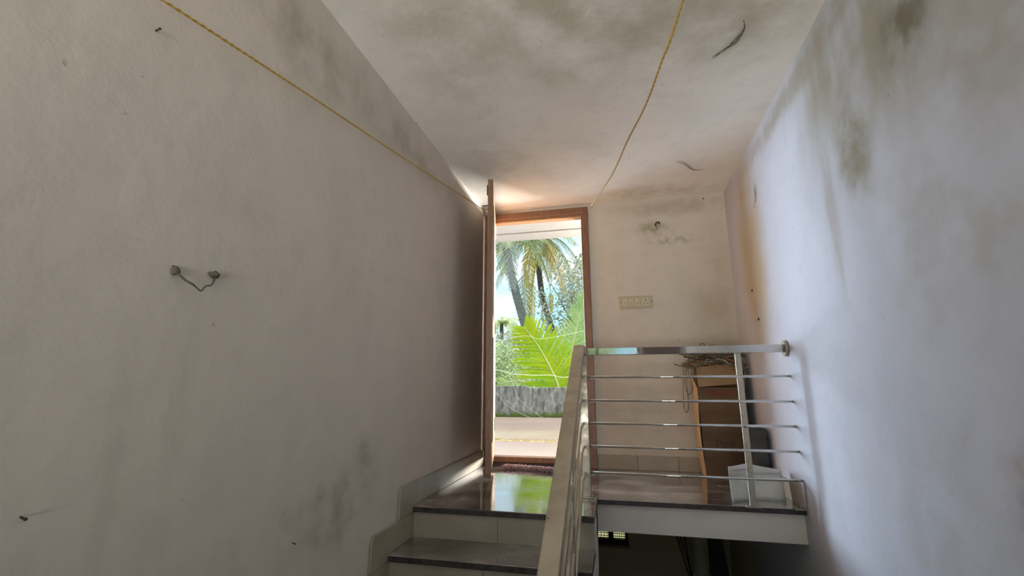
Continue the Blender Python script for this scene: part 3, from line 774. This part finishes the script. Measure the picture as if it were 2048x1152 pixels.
palm('coconut_palm', 'slim dark curved palm trunk in the middle of the doorway view',
     [(-2.0, 25, -3.0), (-2.6, 25, .7), (-3.11, 25, 2.57), (-3.49, 25, 3.67), (-3.99, 25, 5.37), (-4.2, 25, 7.12), (-4.3, 25, 8.5)], .19, .15, M_trunk2,
     (-4.3, 25, 8.9), 16, 4.4, 8,
     [([(-4.5, 24.6, 8.7), (-4.8, 24.5, 7.6), (-4.95, 24.5, 6.3), (-4.95, 24.5, 5.1), (-4.9, 24.5, 4.0)], M_palm, .9),
      ([(-4.3, 24.6, 7.6), (-4.5, 24.5, 6.0), (-4.55, 24.5, 4.6), (-4.6, 24.5, 3.2)], M_yel, .4),
      ([(-4.1, 24.6, 8.0), (-3.75, 24.5, 7.0), (-3.5, 24.5, 5.8), (-3.45, 24.5, 4.6)], M_yel, .35),
      ([(-4.1, 24.6, 8.9), (-3.0, 24.5, 8.7), (-2.2, 24.5, 7.8), (-1.6, 24.5, 6.6), (-1.3, 24.5, 5.2)], M_palm, 1.1)])
palm('coconut_palm', 'palm with yellowing crown drooping in at the upper right of the doorway view',
     [(.3, 27, -3.0), (.1, 27, 3), (-.1, 27, 9.2)], .2, .16, M_trunk,
     (-.1, 27, 9.4), 15, 4.6, 14,
     [([(-.4, 26.6, 9.3), (-1.3, 26.5, 9.0), (-2.1, 26.5, 7.9), (-2.5, 26.5, 6.6), (-2.6, 26.5, 5.2)], M_palm, 1.1),
      ([(-.4, 26.6, 9.0), (-1.0, 26.5, 8.0), (-1.5, 26.5, 7.0), (-1.7, 26.5, 5.8)], M_yel, .4)])

yp = thing('young_palm', 'bright yellow-green young coconut fronds just behind the parapet', 'palm tree', (-1.2, 10.9, -3.0))
MB().tube([(-1.2, 10.9, -3.0), (-1.2, 10.95, -1.8)], [.18, .12], 12).build('trunk', M_trunk, yp, smooth=True)
FB = (-1.2, 10.9, -1.9)
frond(yp, [FB, (-1.25, 10.95, -.6), (-1.37, 11.0, .44), (-1.64, 11.2, 1.08), (-1.98, 11.4, 1.65), (-2.33, 11.5, 2.12)], .98, 92, .033, M_young, .035, nrm=(0, -1, .25), droop=.10, fwd=.55, seed=4)
frond(yp, [FB, (-1.3, 11.4, -.6), (-1.8, 11.9, .3), (-2.5, 12.1, .75), (-3.2, 12.3, .7)], .8, 60, .026, M_young2, .03, nrm=(.2, -1, .5), droop=.15, seed=6)
frond(yp, [FB, (-1.2, 11.5, -.4), (-1.25, 12.0, .8), (-1.5, 12.6, 1.5), (-1.9, 13.0, 1.9)], .8, 60, .026, M_young2, .03, nrm=(0, -1, .4), droop=.15, seed=7)
frond(yp, [FB, (-1.0, 10.9, -.6), (-.7, 11.2, .3), (-.3, 11.4, .9), (.3, 11.6, 1.3)], .8, 60, .026, M_young, .03, nrm=(0, -1, .4), droop=.15, seed=9)
rp_ = thing('young_palm', 'pale green upright palm frond at the right edge of the doorway view', 'palm tree', (-1.1, 11.9, -3.0))
MB().tube([(-1.1, 11.9, -3.0), (-1.15, 11.9, -2.0)], [.18, .12], 12).build('trunk', M_trunk, rp_, smooth=True)
FB = (-1.15, 11.9, -2.1)
frond(rp_, [FB, (-1.28, 11.8, .67), (-1.17, 12.0, 1.56), (-1.0, 12.3, 2.37), (-.78, 12.5, 3.15)], .66, 96, .024, M_young2, .032, nrm=(-.1, -1, .1), droop=.06, fwd=.7, seed=12)
frond(rp_, [FB, (-1.0, 12.2, .4), (-.4, 12.7, 1.6), (.5, 13, 2.2)], .8, 60, .026, M_young2, .03, nrm=(0, -1, .3), droop=.15, seed=13)

# ------------------------------------------------------------------ bushes and trees
def foliage(c, rad, n, size, seed, holes=.0):
    rnd = random.Random(seed); mb = MB()
    cl_ = [(rnd.gauss(0, .45), rnd.gauss(0, .45), rnd.gauss(0, .45)) for _ in range(max(6, n//60))]
    for i in range(n):
        q = rnd.choice(cl_); k = .22
        x, y, z = (q[0]+rnd.gauss(0, k), q[1]+rnd.gauss(0, k), q[2]+rnd.gauss(0, k))
        l = math.sqrt(x*x+y*y+z*z)
        if l > 1.15: x, y, z = x/l, y/l, z/l
        p = Vector((c[0]+x*rad[0], c[1]+y*rad[1], c[2]+z*rad[2]))
        a = Vector((rnd.uniform(-1, 1), rnd.uniform(-1, 1), rnd.uniform(-.8, .5))).normalized(); b_ = a.orthogonal().normalized()
        b_ = (b_*math.cos(i)+a.cross(b_)*math.sin(i)).normalized()
        s = size*rnd.uniform(.6, 1.3)
        k_ = len(mb.v); mb.v += [tuple(p), tuple(p+a*s*.5+b_*s*.28), tuple(p+a*s), tuple(p+a*s*.5-b_*s*.28)]; mb.f.append((k_, k_+1, k_+2, k_+3))
    return mb
def bush(name, label, cat, c, rad, n, size, mat, seed, gz=-3.0, grp=None, branches=7):
    o = thing(name, label, cat, (c[0], c[1], gz), grp)
    foliage(c, rad, n, size, seed).build('foliage', mat, o, kind='stuff')
    MB().tube([(c[0], c[1], gz), (c[0]+.05, c[1], (gz+c[2])/2), (c[0], c[1], c[2])], [.09, .07, .04], 8).build('trunk', M_bark, o, smooth=True)
    rnd = random.Random(seed+1); mb = MB()
    for k in range(branches):
        a = rnd.uniform(0, 6.28); e = Vector((c[0]+rad[0]*.8*math.cos(a), c[1]+rad[1]*.8*math.sin(a), c[2]+rad[2]*rnd.uniform(-.2, .9)))
        s = Vector((c[0], c[1], c[2]-rad[2]*.7)); mb.tube([s, s.lerp(e, .5)+Vector((0, 0, .1)), e], [.035, .022, .008], 5)
    mb.build('branches', M_bark, o, kind='stuff'); return o
bush('bush', 'pale green bush behind the parapet at the left edge of the doorway', 'bush', (-3.6, 13.4, .75), (1.0, .8, 1.15), 5200, .10, M_bush, 21)
bush('bush', 'pale green bush showing between the two young palm fronds', 'bush', (-1.9, 14.6, .9), (1.4, .8, 1.3), 5200, .11, M_bush, 22)
bush('bush', 'bush at the right edge of the doorway view', 'bush', (1.4, 14.6, .9), (1.5, .8, 1.5), 4000, .12, M_bush, 23)
bush('small_leaved_tree', 'loose small-leaved tree with white gaps right of the dark palm trunk', 'tree', (-1.75, 20, 4.3), (1.55, 1.1, 2.0), 3600, .15, M_tree, 31, branches=14)
bush('small_leaved_tree', 'low grey-green tree behind the palm trunks', 'tree', (-4.0, 27, 2.3), (3.0, 1.2, 1.7), 5200, .2, M_tree, 32)
bush('small_leaved_tree', 'distant low green tree at the left edge of the doorway view', 'tree', (-9.0, 32, 2.6), (3.6, 1.5, 1.8), 4200, .25, M_tree, 33)
bush('small_leaved_tree', 'green tree behind the upright frond on the right', 'tree', (.4, 24, 3.0), (3.0, 1.5, 2.6), 5200, .2, M_bush, 34)
for k, (x, y, z, s) in enumerate(((-11.5, 45, 6.9, 5), (-10.1, 50, 6.2, 6))):
    o = thing('distant_palm', ('small far palm at the left edge of the doorway view', 'small far palm between door leaf and pale palm trunk')[k], 'palm tree', (x, y, -3.0))
    MB().tube([(x+.3, y, -3), (x, y, z)], .2, 8).build('trunk', M_trunk2, o, smooth=True)
    for q in range(11):
        a = q*.571; frond(o, arc((x, y, z), a, 2.6, 1.0, 1.9+.9*(q % 3), 5), .8, 22, .08, M_bush, .06, droop=.4, seed=q+70*k)

bush('bush', 'green bush outside the window behind the camera', 'bush', (-.6, -6.5, 1.1), (.5, .5, 1.0), 1500, .15, M_bush, 41)
st('ground_rear', B(-6, 6, -12, -2.0, -3.3, -3.0), M_ground)
